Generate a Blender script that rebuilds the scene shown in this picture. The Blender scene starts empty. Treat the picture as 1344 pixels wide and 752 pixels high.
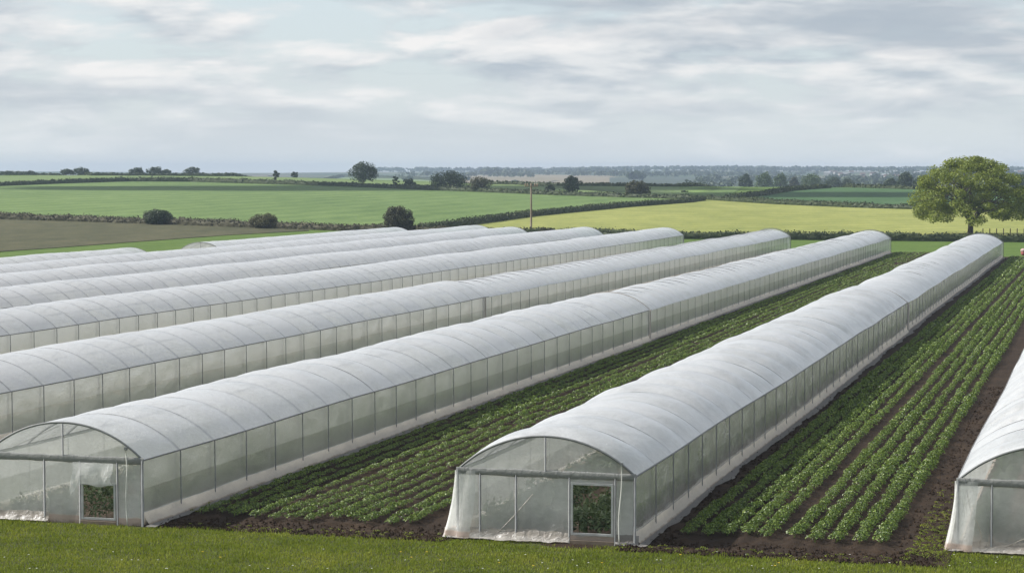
import bpy, math, random
import numpy as np
random.seed(7)
rng = np.random.default_rng(7)
SC = bpy.context.scene
COL = SC.collection
PI = math.pi

# ------------------------------------------------------------------ camera numbers
FPX, CAM_H = 2740.0, 13.1
PITCH = math.atan(150 / FPX)
TH = math.atan(788 / FPX)                      # the tunnels run 16 degrees right of the view
ST, CT = math.sin(TH), math.cos(TH)

def AT(a, t):                                   # tunnel frame (across, along) -> world x, y
    return a * CT + t * ST, -a * ST + t * CT

# ------------------------------------------------------------------ terrain
SX = [-3000, -400, -170, -100, -9, 71, 150, 400, 3000]
SY = [1180, 1150, 1130, 1050, 905, 850, 830, 800, 800]
FY = [900, 1250, 1700, 2500, 3000, 3500, 4500, 5400, 6000, 7500]
FZ = [-1, -4, -4, -1.0, 2.0, 4.5, 9.0, 13.0, 14.5, 6.0]
def sp(v, k):                                   # soft ramp
    return k * np.logaddexp(0, v / k)
def hgt(x, y):
    x = np.asarray(x, float); y = np.asarray(y, float)
    z = .0145 * sp(y - 348, 10)
    ys = np.interp(x, SX, SY)
    z = z - .0345 * sp(y - ys - 12, 14)
    far = np.interp(y, FY, FZ) + np.where(y > 2600, 1, 0) * 0
    far = far + np.clip((y - 1800) / 1500, 0, 1) * (1.6 * np.sin(x / 330 + y / 900) + 1.1 * np.sin(x / 140 - y / 700) + np.clip(x, -800, 900) * .0022)
    far = np.where(y < 900, -1, far)
    m = np.maximum(z, far)
    return np.where(y < 345, np.where(z < .06, 0, z), m)
def hz(x, y): return float(hgt(x, y))

def P(px, py):                                  # the ground point seen at a photograph pixel
    dx, dy = px - 672, 376 - py
    d = np.array([dx, FPX * math.cos(PITCH) + dy * math.sin(PITCH), -FPX * math.sin(PITCH) + dy * math.cos(PITCH)])
    d = d / d[1]
    Y = np.concatenate([np.arange(60, 1500, .5), np.arange(1500, 7000, 4)])
    below = (CAM_H + d[2] * Y) <= hgt(d[0] * Y, Y)
    if not below.any():
        yy = 6000.
    else:
        yy = Y[int(np.argmax(below))]
    return (d[0] * yy, yy, hz(d[0] * yy, yy))

# ------------------------------------------------------------------ mesh helpers
class MB:
    def __init__(s): s.v = []; s.f = []; s.n = 0
    def add(s, v, f):
        v = np.asarray(v, float).reshape(-1, 3)
        s.v.append(v)
        f = np.asarray(f, np.int64)
        s.f.append(f + s.n); s.n += len(v); return s
    def box(s, c, d, rz=0.):
        x, y, z = d[0] / 2, d[1] / 2, d[2] / 2
        v = np.array([(i * x, j * y, k * z) for k in (-1, 1) for j in (-1, 1) for i in (-1, 1)], float)
        if rz:
            cs, sn = math.cos(rz), math.sin(rz)
            v = np.stack([v[:, 0] * cs - v[:, 1] * sn, v[:, 0] * sn + v[:, 1] * cs, v[:, 2]], 1)
        return s.add(v + np.array(c), [(0, 2, 3, 1), (4, 5, 7, 6), (0, 1, 5, 4), (2, 6, 7, 3), (0, 4, 6, 2), (1, 3, 7, 5)])
    def tube(s, pts, r, n=8, cap=True):
        pts = np.asarray(pts, float); k = len(pts)
        r = np.broadcast_to(np.asarray(r, float), (k,))
        tan = np.gradient(pts, axis=0); tan /= np.linalg.norm(tan, axis=1)[:, None] + 1e-12
        up = np.array([0, 0, 1.]) if abs(tan[:, 2]).max() < .98 else np.array([.31, .95, .07])
        u = np.cross(tan, up); u /= np.linalg.norm(u, axis=1)[:, None] + 1e-12
        w = np.cross(u, tan)
        an = np.arange(n) * 2 * PI / n
        v = pts[:, None] + r[:, None, None] * (np.cos(an)[None, :, None] * u[:, None] + np.sin(an)[None, :, None] * w[:, None])
        f = [(i * n + j, i * n + (j + 1) % n, (i + 1) * n + (j + 1) % n, (i + 1) * n + j) for i in range(k - 1) for j in range(n)]
        base = s.n
        s.add(v, f)
        if cap:
            for i in (0, k - 1):
                s.v.append(pts[i:i + 1]); c = s.n; s.n += 1
                s.f.append(np.array([(base + i * n + j, base + i * n + (j + 1) % n, c) for j in range(n)]))
        return s
    def grid(s, V):
        V = np.asarray(V, float); a, b = V.shape[:2]
        i = np.arange((a - 1) * (b - 1)); r, c = i // (b - 1), i % (b - 1)
        q = r * b + c
        return s.add(V, np.stack([q, q + 1, q + b + 1, q + b], 1))
    def mesh(s, name, mat=None, smooth=False):
        v = np.concatenate(s.v) if s.v else np.zeros((0, 3))
        me = bpy.data.meshes.new(name)
        me.vertices.add(len(v)); me.vertices.foreach_set('co', v.astype(np.float32).ravel())
        loops = np.concatenate([f.ravel() for f in s.f])
        cnt = np.concatenate([np.full(len(f), f.shape[1]) for f in s.f])
        st = np.concatenate([[0], np.cumsum(cnt)[:-1]])
        me.loops.add(len(loops)); me.loops.foreach_set('vertex_index', loops.astype(np.int32))
        me.polygons.add(len(cnt)); me.polygons.foreach_set('loop_start', st.astype(np.int32))
        me.polygons.foreach_set('use_smooth', np.full(len(cnt), smooth, bool))
        me.update(calc_edges=True); me.validate()
        if mat: me.materials.append(mat)
        return me
    def obj(s, name, mat, parent=None, smooth=False, **kw):
        o = bpy.data.objects.new(name, s.mesh(name, mat, smooth)); COL.objects.link(o)
        if parent: o.parent = parent
        return tag(o, **kw)

def tag(o, label=None, cat=None, group=None, kind=None):
    if label: o['label'] = label
    if cat: o['category'] = cat
    if group: o['group'] = group
    if kind: o['kind'] = kind
    return o
def empty(name, loc, rz=0., **kw):
    o = bpy.data.objects.new(name, None); COL.objects.link(o)
    o.location = loc; o.rotation_euler = (0, 0, rz); o.empty_display_size = .3
    return tag(o, **kw)
def link(name, me, parent=None, loc=(0, 0, 0), rz=0., sc=1., **kw):
    o = bpy.data.objects.new(name, me); COL.objects.link(o)
    o.location = loc; o.rotation_euler = (0, 0, rz); o.scale = (sc,) * 3
    if parent: o.parent = parent
    return tag(o, **kw)

def vnoise(x, y, seed=0, oct=3):                # cheap smooth 2-D value noise in -1..1
    x = np.asarray(x, float); y = np.asarray(y, float); out = 0; amp = 1; tot = 0
    for k in range(oct):
        xi, yi = np.floor(x).astype(np.int64), np.floor(y).astype(np.int64)
        fx, fy = x - xi, y - yi
        fx = fx * fx * (3 - 2 * fx); fy = fy * fy * (3 - 2 * fy)
        def hsh(i, j):
            h = (i * 374761393 + j * 668265263 + (seed + k) * 974634777) & 0x7fffffff
            h = ((h ^ (h >> 13)) * 1274126177) & 0x7fffffff
            return (h & 0xffff) / 32767.5 - 1
        v = (hsh(xi, yi) * (1 - fx) + hsh(xi + 1, yi) * fx) * (1 - fy) + (hsh(xi, yi + 1) * (1 - fx) + hsh(xi + 1, yi + 1) * fx) * fy
        out = out + v * amp; tot += amp; amp *= .5; x = x * 2.03 + 17; y = y * 2.03 + 5
    return out / tot

def leaves(mb, cen, nrm, size, asp=1.0, bend=.0):
    """one four-cornered leaf per centre, facing nrm"""
    cen = np.asarray(cen, float); n = len(cen)
    nrm = nrm / (np.linalg.norm(nrm, axis=1)[:, None] + 1e-9)
    r = rng.normal(size=(n, 3)); u = np.cross(nrm, r); u /= np.linalg.norm(u, axis=1)[:, None] + 1e-9
    w = np.cross(nrm, u)
    size = np.broadcast_to(np.asarray(size, float), (n,))[:, None]
    a, b = u * size * .5, w * size * .5 * asp
    dr = nrm * size * bend
    v = np.stack([cen - a * .95 - dr, cen - b * .8 + a * .1, cen + a - dr, cen + b * .8 + a * .05], 1).reshape(-1, 3)
    i = np.arange(n) * 4
    mb.add(v, np.stack([i, i + 1, i + 2, i + 3], 1))

# ------------------------------------------------------------------ materials
class NT:
    def __init__(s, name):
        s.m = bpy.data.materials.new(name); s.m.use_nodes = True; s.t = s.m.node_tree; s.t.nodes.clear()
        s.out = s.t.nodes.new('ShaderNodeOutputMaterial')
    def n(s, typ, **kw):
        nd = s.t.nodes.new('ShaderNode' + typ)
        for k, v in kw.items():
            if k in nd.inputs.keys(): s.set(nd.inputs[k], v)
            else: setattr(nd, k, v)
        return nd
    def set(s, inp, v):
        if isinstance(v, bpy.types.NodeSocket): s.t.links.new(v, inp)
        elif isinstance(v, tuple) and len(v) == 3 and inp.type == 'RGBA': inp.default_value = (*v, 1)
        else: inp.default_value = v
    def coord(s, scale=(1, 1, 1), rot=0., kind='Object'):
        tc = s.n('TexCoord'); mp = s.n('Mapping'); s.set(mp.inputs['Vector'], tc.outputs[kind])
        mp.inputs['Scale'].default_value = scale; mp.inputs['Rotation'].default_value = (0, 0, rot)
        return mp.outputs[0]
    def noise(s, scale, vec, detail=4, rough=.6, dist=0.):
        nd = s.n('TexNoise', Vector=vec, Scale=scale, Detail=detail, Roughness=rough, Distortion=dist); return nd.outputs['Fac']
    def ramp(s, fac, stops):
        r = s.n('ValToRGB'); s.set(r.inputs[0], fac); e = r.color_ramp.elements
        while len(e) < len(stops): e.new(.5)
        for el, (p, c) in zip(e, stops):
            el.position = p; el.color = (*c, 1) if isinstance(c, tuple) else (c, c, c, 1)
        return r.outputs[0]
    def mix(s, fac, a, b, mode='MIX'):
        nd = s.n('Mix', data_type='RGBA', blend_type=mode)
        s.set(nd.inputs[0], fac); s.set(nd.inputs[6], a); s.set(nd.inputs[7], b); return nd.outputs[2]
    def math(s, op, a, b=0., clamp=False):
        nd = s.n('Math', operation=op, use_clamp=clamp); s.set(nd.inputs[0], a); s.set(nd.inputs[1], b); return nd.outputs[0]
    def bump(s, h, strength=.5, dist=.05):
        return s.n('Bump', Height=h, Strength=strength, Distance=dist).outputs[0]
    def bsdf(s, col, rough=.8, normal=None, spec=.3, metal=0.):
        b = s.n('BsdfPrincipled', Roughness=rough, Metallic=metal)
        s.set(b.inputs['Base Color'], col); b.inputs['Specular IOR Level'].default_value = spec
        if normal: s.set(b.inputs['Normal'], normal)
        return b.outputs[0]
    def done(s, sh): s.t.links.new(sh, s.out.inputs['Surface']); return s.m

def m_plain(name, c, rough=.6, metal=0., spec=.4, var=.18, scale=3.):
    t = NT(name); n = t.noise(scale, t.coord(), 5)
    c2 = tuple(v * (1 - var) for v in c); c3 = tuple(min(1, v * (1 + var)) for v in c)
    return t.done(t.bsdf(t.ramp(n, [(.3, c2), (.7, c3)]), rough, t.bump(n, .2, .01), spec, metal))

def m_leaf(name, dark, mid, light, rough=.5, trans=.28, spec=.4, patch=0.):
    t = NT(name)
    g = t.n('NewGeometry')
    f = g.outputs['Random Per Island']
    if patch:
        f = t.math('ADD', t.math('MULTIPLY', f, 1 - patch), t.math('MULTIPLY', t.ramp(t.noise(patch and .35, t.coord(), 3), [(.3, 0.), (.7, 1.)]), patch))
    c = t.ramp(f, [(0., dark), (.45, mid), (1., light)])
    b = t.bsdf(c, rough, None, spec)
    tr = t.n('BsdfTranslucent'); t.set(tr.inputs[0], t.mix(.5, c, light))
    ms = t.n('MixShader'); ms.inputs[0].default_value = trans
    t.t.links.new(b, ms.inputs[1]); t.t.links.new(tr.outputs[0], ms.inputs[2])
    return t.done(ms.outputs[0])

def m_ground(name, cols, scales=(.05, .7, 6.), stripe=None, stripe_amt=.15, rough=.95, bump=.4, bdist=.05, rot=0., asp=1.):
    """patchy ground: three sizes of mottling and optional drilled or mown lines"""
    t = NT(name); v = t.coord((1, asp, 1), rot)
    a = t.noise(scales[0], v, 3); b = t.noise(scales[1], v, 4); c = t.noise(scales[2], v, 3, .7)
    f = t.math('ADD', t.math('MULTIPLY', a, .35), t.math('ADD', t.math('MULTIPLY', b, .35), t.math('MULTIPLY', c, .3)))
    if stripe:
        w = t.n('TexWave', wave_type='BANDS', bands_direction='X', Scale=stripe[0], Distortion=stripe[1], Detail=2.)
        t.set(w.inputs['Vector'], t.coord((1, 1, 1), stripe[2]))
        f = t.math('ADD', f, t.math('MULTIPLY', t.math('SUBTRACT', w.outputs['Fac'], .5), stripe_amt))
    k = len(cols)
    col = t.ramp(f, [(.34 + .32 * i / (k - 1), cl) for i, cl in enumerate(cols)])
    return t.done(t.bsdf(col, rough, t.bump(t.math('ADD', b, c), bump, bdist), .15))

def m_film(name, alpha_hi, alpha_lo, tint=(.80, .82, .84), dirt=(.84, .77, .66), zones=None, gloss=.10, wr=1.0, panels=0., grough=.28):
    """polythene: part clear, part milky (diffuse and translucent), a thin gloss, wrinkles and dust"""
    t = NT(name)
    vec = t.coord()
    n1 = t.noise(.55, vec, 3); n2 = t.noise(3.2, t.coord((1, .55, 1.5)), 4, .6, .8)
    wrn = t.noise(2.4, t.coord((1.2, 2.6, .8), .5), 3, .55, 1.4)
    patch = t.ramp(n1, [(.35, 0.), (.65, 1.)])
    fac = t.mix(patch, (alpha_lo,) * 3, (alpha_hi,) * 3)
    c = t.mix(t.ramp(n2, [(.35, 0.), (.75, 1.)]), tuple(v * .93 for v in tint), tint)
    fac = t.math('ADD', fac, t.math('MULTIPLY', t.math('SUBTRACT', n2, .5), .14))
    if zones:
        sx = t.n('SeparateXYZ'); t.set(sx.inputs[0], t.n('TexCoord').outputs['Object'])
        z = sx.outputs['Z']
        up = t.ramp(t.math('DIVIDE', z, 3.), [(zones[1] / 3. - .006, 0.), (zones[1] / 3. + .006, 1.)])
        fac = t.math('ADD', fac, t.math('MULTIPLY', t.math('SUBTRACT', up, .5), zones[2]))
        zl = t.math('ADD', t.math('DIVIDE', z, 3.), t.math('MULTIPLY', t.math('SUBTRACT', t.noise(1.3, vec, 4), .5), .06))
        low = t.ramp(zl, [(zones[0] / 3. - .012, 1.), (zones[0] / 3. + .012, 0.)])
        fac = t.math('ADD', fac, t.math('MULTIPLY', low, .45))
        c = t.mix(t.math('MULTIPLY', low, .85), c, dirt)
        foot = t.ramp(zl, [(.0, 1.), (.05, 0.)])
        c = t.mix(t.math('MULTIPLY', foot, t.ramp(t.noise(4., vec, 5, .7), [(.4, .1), (.62, .9)])), c, (.17, .12, .08))
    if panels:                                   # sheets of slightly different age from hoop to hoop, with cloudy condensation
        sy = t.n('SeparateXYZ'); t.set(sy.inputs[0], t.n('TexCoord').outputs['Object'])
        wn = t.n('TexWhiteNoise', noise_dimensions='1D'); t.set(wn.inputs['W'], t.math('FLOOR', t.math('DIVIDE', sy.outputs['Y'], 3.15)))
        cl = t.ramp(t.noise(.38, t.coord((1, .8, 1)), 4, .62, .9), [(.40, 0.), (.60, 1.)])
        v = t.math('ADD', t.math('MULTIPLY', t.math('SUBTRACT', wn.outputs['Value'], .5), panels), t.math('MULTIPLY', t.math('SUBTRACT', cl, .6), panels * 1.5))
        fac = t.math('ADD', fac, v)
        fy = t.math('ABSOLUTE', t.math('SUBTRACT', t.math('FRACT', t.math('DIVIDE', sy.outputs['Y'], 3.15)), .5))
        crease_shade = t.ramp(fy, [(.448, 0.), (.49, 1.)])      # crease shade painted into the colour where the sheet lies on a hoop
        c = t.mix(t.math('MULTIPLY', crease_shade, t.ramp(n2, [(.3, .25), (.7, .6)])), c, (.42, .43, .44))
    fac = t.math('MINIMUM', t.math('MAXIMUM', fac, .05), .985)
    nm = t.bump(t.math('ADD', wrn, t.math('MULTIPLY', n2, .5)), .55 * wr, .06)
    d = t.n('BsdfDiffuse', Normal=nm); t.set(d.inputs[0], c)
    tl = t.n('BsdfTranslucent', Normal=nm); t.set(tl.inputs[0], c)
    m1 = t.n('MixShader'); m1.inputs[0].default_value = .58
    t.t.links.new(d.outputs[0], m1.inputs[1]); t.t.links.new(tl.outputs[0], m1.inputs[2])
    tp = t.n('BsdfTransparent'); tp.inputs[0].default_value = (.93, .95, .94, 1)
    m2 = t.n('MixShader'); t.set(m2.inputs[0], fac)
    t.t.links.new(tp.outputs[0], m2.inputs[1]); t.t.links.new(m1.outputs[0], m2.inputs[2])
    gl = t.n('BsdfGlossy', Roughness=grough, Normal=nm); gl.inputs[0].default_value = (.9, .93, .97, 1)
    fr = t.n('Fresnel', IOR=1.42, Normal=nm); m3 = t.n('MixShader'); t.set(m3.inputs[0], t.math('MULTIPLY', fr.outputs[0], gloss * 10, True))
    t.t.links.new(m2.outputs[0], m3.inputs[1]); t.t.links.new(gl.outputs[0], m3.inputs[2])
    return t.done(m3.outputs[0])

M = {}
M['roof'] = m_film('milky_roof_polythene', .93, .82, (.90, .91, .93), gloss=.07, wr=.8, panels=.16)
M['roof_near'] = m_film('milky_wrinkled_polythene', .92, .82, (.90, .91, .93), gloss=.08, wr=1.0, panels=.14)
M['side'] = m_film('clear_side_polythene', .66, .54, (.93, .935, .92), zones=(.42, 1.38, .44), gloss=.06, wr=.4)
M['side_wr'] = m_film('creased_side_polythene', .70, .54, (.93, .935, .92), zones=(.42, 1.35, .32), gloss=.07, wr=.9, grough=.22)
M['end'] = m_film('clear_end_polythene', .62, .42, (.93, .935, .92), dirt=(.55, .43, .36), zones=(.30, 2.3, -.12), gloss=.02, wr=.8, grough=.5)
M['skirt'] = m_film('dusty_ground_polythene', .96, .90, (.36, .345, .33), gloss=.012, grough=.55, wr=2.)
M['apron'] = m_film('pale_apron_polythene', .97, .93, (.86, .80, .71), dirt=(.42, .32, .23), zones=(.13, 2.9, 0.), gloss=.02, wr=1., grough=.5)
M['band'] = m_film('rolled_band_polythene', .97, .92, (.40, .41, .40), gloss=.015, grough=.55, wr=2.)
M['skirt_pale'] = m_film('pale_ground_polythene', .96, .90, (.60, .56, .51), gloss=.012, grough=.55, wr=2.)
M['steel'] = m_plain('galvanised_steel', (.15, .157, .16), .6, .0)
M['dark_steel'] = m_plain('dull_steel_tube', (.14, .145, .15), .6, .0)
M['alu'] = m_plain('pale_metal_frame', (.36, .37, .37), .5, .0)
M['wood'] = m_plain('weathered_wood', (.17, .135, .10), .85)
M['strap'] = m_plain('white_strap', (.62, .62, .58), .6)
M['soil'] = m_ground('brown_soil', [(.012, .0075, .005), (.028, .018, .0115), (.056, .037, .023)], (.4, 3., 22.), bump=.9, bdist=.06)
M['soil_in'] = m_ground('dry_tunnel_soil', [(.09, .065, .045), (.15, .115, .085), (.21, .165, .125)], (.4, 3., 22.), bump=.7)
M['weedy'] = m_ground('weedy_ground', [(.060, .058, .036), (.090, .098, .056), (.135, .145, .085)], (.3, 2., 14.))
M['grass'] = m_ground('meadow_grass', [(.035, .065, .010), (.058, .098, .016), (.090, .130, .028)], (.12, 1.1, 9.), (.11, 1.5, -TH), .10)
M['lawn'] = m_ground('lawn_base', [(.028, .026, .010), (.045, .054, .014), (.070, .080, .020)], (.3, 2., 14.))
M['field_green'] = m_ground('green_cereal', [(.050, .092, .024), (.088, .138, .040), (.130, .185, .060)], (.012, .16, 1.1), (.024, .9, .35), .07, asp=.45)
M['field_pale'] = m_ground('pale_green_cereal', [(.075, .12, .040), (.105, .15, .052), (.14, .185, .068)], (.012, .12, 1.), asp=.3)
M['field_yellow'] = m_ground('yellow_meadow', [(.125, .148, .036), (.190, .205, .056), (.26, .27, .080)], (.014, .14, 1.0), (.03, 1.2, 1.1), .06, asp=.4)
M['field_deep'] = m_ground('deep_green_crop', [(.022, .060, .020), (.038, .085, .030), (.06, .11, .04)], (.012, .12, 1.), asp=.3)
M['field_brown'] = m_ground('brown_stubble', [(.030, .034, .015), (.056, .056, .026), (.092, .082, .042)], (.03, .3, 2.2), (.06, 1.0, 1.2), .10, asp=.35)
M['field_tan'] = m_ground('tan_ploughland', [(.13, .112, .075), (.165, .14, .095), (.20, .17, .115)], (.006, .05, .4), asp=.3)
M['field_blue'] = m_ground('dark_distant_crop', [(.035, .05, .04), (.045, .06, .045), (.055, .07, .05)], (.006, .05, .4), asp=.3)
M['far'] = m_ground('distant_farmland', [(.05, .08, .035), (.085, .12, .05), (.15, .15, .08)], (.004, .02, .2), asp=.25)
M['crop'] = m_leaf('crop_leaf', (.014, .034, .006), (.066, .120, .015), (.20, .27, .048), .45, .24, .42)
M['bush_crop'] = m_leaf('tunnel_crop_leaf', (.045, .078, .028), (.082, .122, .048), (.14, .185, .085), .45, .35, .4)
M['blade'] = m_leaf('grass_blade', (.055, .090, .010), (.135, .190, .015), (.29, .30, .048), .55, .3, .2, .55)
M['hedge'] = m_leaf('hedge_leaf', (.012, .021, .009), (.028, .044, .016), (.075, .090, .030), .6, .15, .2)
M['hedge_twig'] = m_leaf('twiggy_hedge_leaf', (.035, .034, .022), (.060, .058, .034), (.10, .092, .055), .7, .12, .15)
M['tree_lime'] = m_leaf('spring_green_leaf', (.055, .088, .010), (.140, .185, .020), (.27, .30, .045), .5, .32, .3, .35)
M['tree_dark'] = m_leaf('dark_green_leaf', (.014, .028, .012), (.030, .050, .020), (.060, .084, .034), .55, .2, .25)
M['tree_bronze'] = m_leaf('bronze_green_leaf', (.024, .028, .014), (.045, .050, .022), (.085, .080, .040), .6, .2, .2)
M['tree_mid'] = m_leaf('mid_green_leaf', (.035, .062, .020), (.060, .098, .032), (.10, .14, .05), .55, .2, .2)
M['tree_olive'] = m_leaf('olive_leaf', (.045, .048, .020), (.085, .086, .038), (.14, .135, .06), .6, .2, .2)
M['bark'] = m_plain('tree_bark', (.052, .042, .032), .95, var=.4, scale=2.)
M['tile'] = m_plain('grey_roof', (.22, .23, .24), .7)
M['red_tile'] = m_plain('red_roof', (.12, .075, .065), .8)
M['render'] = m_plain('pale_render', (.26, .255, .25), .8)
M['glass'] = m_plain('dark_window', (.03, .035, .04), .2)
M['petal_y'] = m_plain('yellow_petal', (.75, .48, .02), .6)
M['petal_w'] = m_plain('white_petal', (.80, .80, .76), .6)
M['sack'] = m_plain('pink_cloth', (.36, .26, .25), .8)
M['sack_r'] = m_plain('red_cloth', (.26, .07, .07), .8)
M['insul'] = m_plain('insulator', (.25, .17, .12), .35)

# ------------------------------------------------------------------ ground
xs = np.concatenate([np.arange(-3200, -400, 100), np.arange(-400, 401, 10), np.arange(500, 3201, 100)])
ys = np.concatenate([np.arange(20, 1400, 5), np.arange(1400, 2600, 25), np.arange(2600, 7501, 60)])
X, Y = np.meshgrid(xs, ys)
far_m = NT('countryside')
# near ground is meadow, the land beyond the first hills is patchwork farmland
def countryside():
    t = far_m
    v = t.coord((1, .5, 1)); vo = t.n('TexVoronoi', Scale=.0042, Randomness=.9); t.set(vo.inputs['Vector'], v)
    sp_ = t.n('SeparateColor'); t.set(sp_.inputs[0], vo.outputs['Color'])
    farc = t.ramp(sp_.outputs[0], [(0., (.025, .040, .022)), (.4, (.035, .055, .03)), (.65, (.06, .085, .04)), (.85, (.11, .10, .07))])
    n = t.noise(1.1, t.coord(), 4); n2 = t.noise(.12, t.coord(), 3); n3 = t.noise(9., t.coord(), 3)
    w = t.n('TexWave', wave_type='BANDS', bands_direction='X', Scale=.055, Distortion=1.2, Detail=2.)
    t.set(w.inputs['Vector'], t.coord((1, 1, 1), -1.45))
    f = t.math('ADD', t.math('MULTIPLY', n, .4), t.math('ADD', t.math('MULTIPLY', n2, .3), t.math('ADD', t.math('MULTIPLY', n3, .3), t.math('MULTIPLY', t.math('SUBTRACT', w.outputs['Fac'], .5), .09))))
    near = t.ramp(f, [(.34, (.045, .082, .014)), (.5, (.070, .115, .022)), (.66, (.105, .150, .036))])
    sx = t.n('SeparateXYZ'); t.set(sx.inputs[0], t.n('TexCoord').outputs['Object'])
    k = t.ramp(t.math('DIVIDE', sx.outputs['Y'], 4000.), [(.30, 0.), (.34, 1.)])
    return t.done(t.bsdf(t.mix(k, near, farc), .95, t.bump(n, .4, .05), .1))
M['land'] = countryside()
MB().grid(np.stack([X, Y, hgt(X, Y)], 2)).obj('ground', M['land'], smooth=True, kind='structure')

def poly(pts, n):                                # resample a polyline of (x, y) evenly
    p = np.array([q[:2] for q in pts], float)
    d = np.concatenate([[0], np.cumsum(np.linalg.norm(np.diff(p, axis=0), axis=1))])
    s = np.linspace(0, d[-1], n)
    return np.stack([np.interp(s, d, p[:, 0]), np.interp(s, d, p[:, 1])], 1)
def field(name, top, bot, mat, off=.08, n=70, m=46):
    a = poly([P(*q) for q in top], n); b = poly([P(*q) for q in bot], n)
    k = np.linspace(0, 1, m)[:, None, None]
    g = a[None] * (1 - k) + b[None] * k
    V = np.concatenate([g, (hgt(g[..., 0], g[..., 1]) + off)[..., None]], 2)
    return MB().grid(V[::-1]).obj(name, M[mat], smooth=True, kind='structure')

field('field_of_green_cereal', [(-60, 246), (0, 244), (80, 241), (167, 238), (251, 238.6), (450, 244), (567, 249.5), (645, 252.5), (738, 256.5), (820, 259), (925, 261.5)],
      [(-60, 285), (0, 288), (187, 293), (328, 298), (450, 302), (543, 302), (611, 296), (697, 284), (820, 272), (900, 266), (925, 263)], 'field_green', n=110)
field('field_of_pale_cereal', [(-60, 230), (0, 230), (120, 230.5), (300, 231.5), (450, 232.5), (567, 237), (645, 242), (734, 244), (900, 245.5)],
      [(-60, 243), (0, 242), (80, 239), (167, 236.5), (251, 237), (450, 243), (567, 248.5), (645, 251.5), (820, 258), (900, 260)], 'field_pale', n=110)
field('field_of_yellow_meadow', [(550, 304), (611, 296.5), (697, 284.5), (820, 272.5), (900, 266.5), (928, 262.5), (1018, 268.5), (1122, 273), (1191, 275), (1400, 280)],
      [(552, 306), (645, 307), (700, 309), (820, 311), (900, 313), (1018, 314), (1122, 315), (1200, 316), (1300, 317), (1400, 318)], 'field_yellow', n=110)
field('field_of_deep_green', [(1035, 249), (1087, 246.5), (1140, 247), (1197, 249), (1400, 254)], [(975, 263), (1018, 266), (1122, 271), (1191, 273), (1400, 279)], 'field_deep', n=80)
field('field_of_mid_green', [(890, 245.5), (960, 245.4), (1030, 245.6)], [(905, 258), (928, 258.5), (955, 259)], 'field_green', .10, n=40)
field('field_of_brown_stubble', [(-60, 285.5), (0, 288.5), (187, 294), (328, 299), (405, 302.5)], [(-60, 337), (0, 331), (150, 320), (300, 309), (405, 303.5)], 'field_brown', .09)
field('field_of_tan_plough', [(595, 230.5), (690, 229.5), (800, 231)], [(590, 240), (700, 241), (850, 242)], 'field_tan', .3)
field('field_of_dark_crop', [(800, 233.5), (900, 233), (975, 234)], [(800, 242), (900, 242), (985, 242)], 'field_blue', .5)

# ------------------------------------------------------------------ soil strips between the tunnels
ROWS_R = [-14.45, -13.75, -13.1, -12.4, -11.7, -10.65, -9.9, -9.15, -8.35, -7.6]
ROWS_L = [-33.15, -32.4, -31.65, -30.9, -30.0, -29.3, -28.6, -27.85, -27.1, -26.4, -25.5, -24.8]
def soil_strip(a0, a1, t0, t1, rows):
    a = np.arange(a0, a1 + .01, .11); t = np.concatenate([np.arange(t0, t0 + 30, .25), np.arange(t0 + 30, t1, 1.5)])
    A, T = np.meshgrid(a, t)
    edge = t0 + .35 * vnoise(A * .8, A * 0 + 3, 5) + .2 * vnoise(A * 3, A * 0, 6)
    T = np.maximum(T, np.where(T < t0 + .01, edge, T)); T = np.where(T < t0 + .8, np.maximum(T, edge), T)
    Z = .02 + 0 * A
    for r in rows: Z = Z + .09 * np.exp(-((A - r) / .26) ** 2) * (T > t0 + 2)
    Z = Z + .035 * vnoise(A * 3.1, T * 3.1, 2) * 1.2 + .02
    Z = np.maximum(Z, .008)
    Z[0, :] = .004
    x, y = AT(A, T)
    MB().grid(np.stack([x, y, Z], 2)).obj('soil', M['soil'], smooth=True, kind='structure')
soil_strip(-16.0, -5.05, 69.9, 331, ROWS_R)
soil_strip(-34.35, -22.45, 69.9, 345, ROWS_L)
def bare_strip(a0, a1, t0, t1):                   # trodden soil in the gaps between the tunnels behind
    A, T = np.meshgrid(np.linspace(a0, a1, 24), np.arange(t0, t1, 1.5))
    x, y = AT(A, T)
    MB().grid(np.stack([x, y, .012 + .03 * (1 + vnoise(A * 1.5, T * 1.5, 4))], 2)).obj('weedy_ground', M['weedy'], smooth=True, kind='structure')
for q in ((-51.2, -40.95), (-69.2, -57.9), (-83.1, -75.9), (-95.2, -89.8), (-104.4, -101.9), (-113.5, -111.1)): bare_strip(*q, 69.9, 338)

# ------------------------------------------------------------------ tunnels
HW, EAVE, RISE = 3.25, 2.45, 1.30
RAD = (HW * HW + RISE * RISE) / (2 * RISE); ZC = EAVE + RISE - RAD
PHI = math.asin(HW / RAD)
BAY = 3.15
def arch(u, dr=0.):                               # u -1..1 -> x, z on the roof arch
    p = np.asarray(u) * PHI
    return (RAD + dr) * np.sin(p), ZC + (RAD + dr) * np.cos(p)

def hoop_mesh():
    ax, az = arch(np.linspace(-1, 1, 25), -.004)
    pts = [(x, 0, z) for x, z in zip(ax, az)]
    mb = MB().tube(pts, .026, 6)
    for s in (-1, 1):
        mb.tube([(s * (HW + .062), 0, -.05), (s * (HW + .05), 0, EAVE)], .023, 6)
    return mb.mesh('hoop', M['dark_steel'], True)
HOOP = hoop_mesh()

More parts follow.
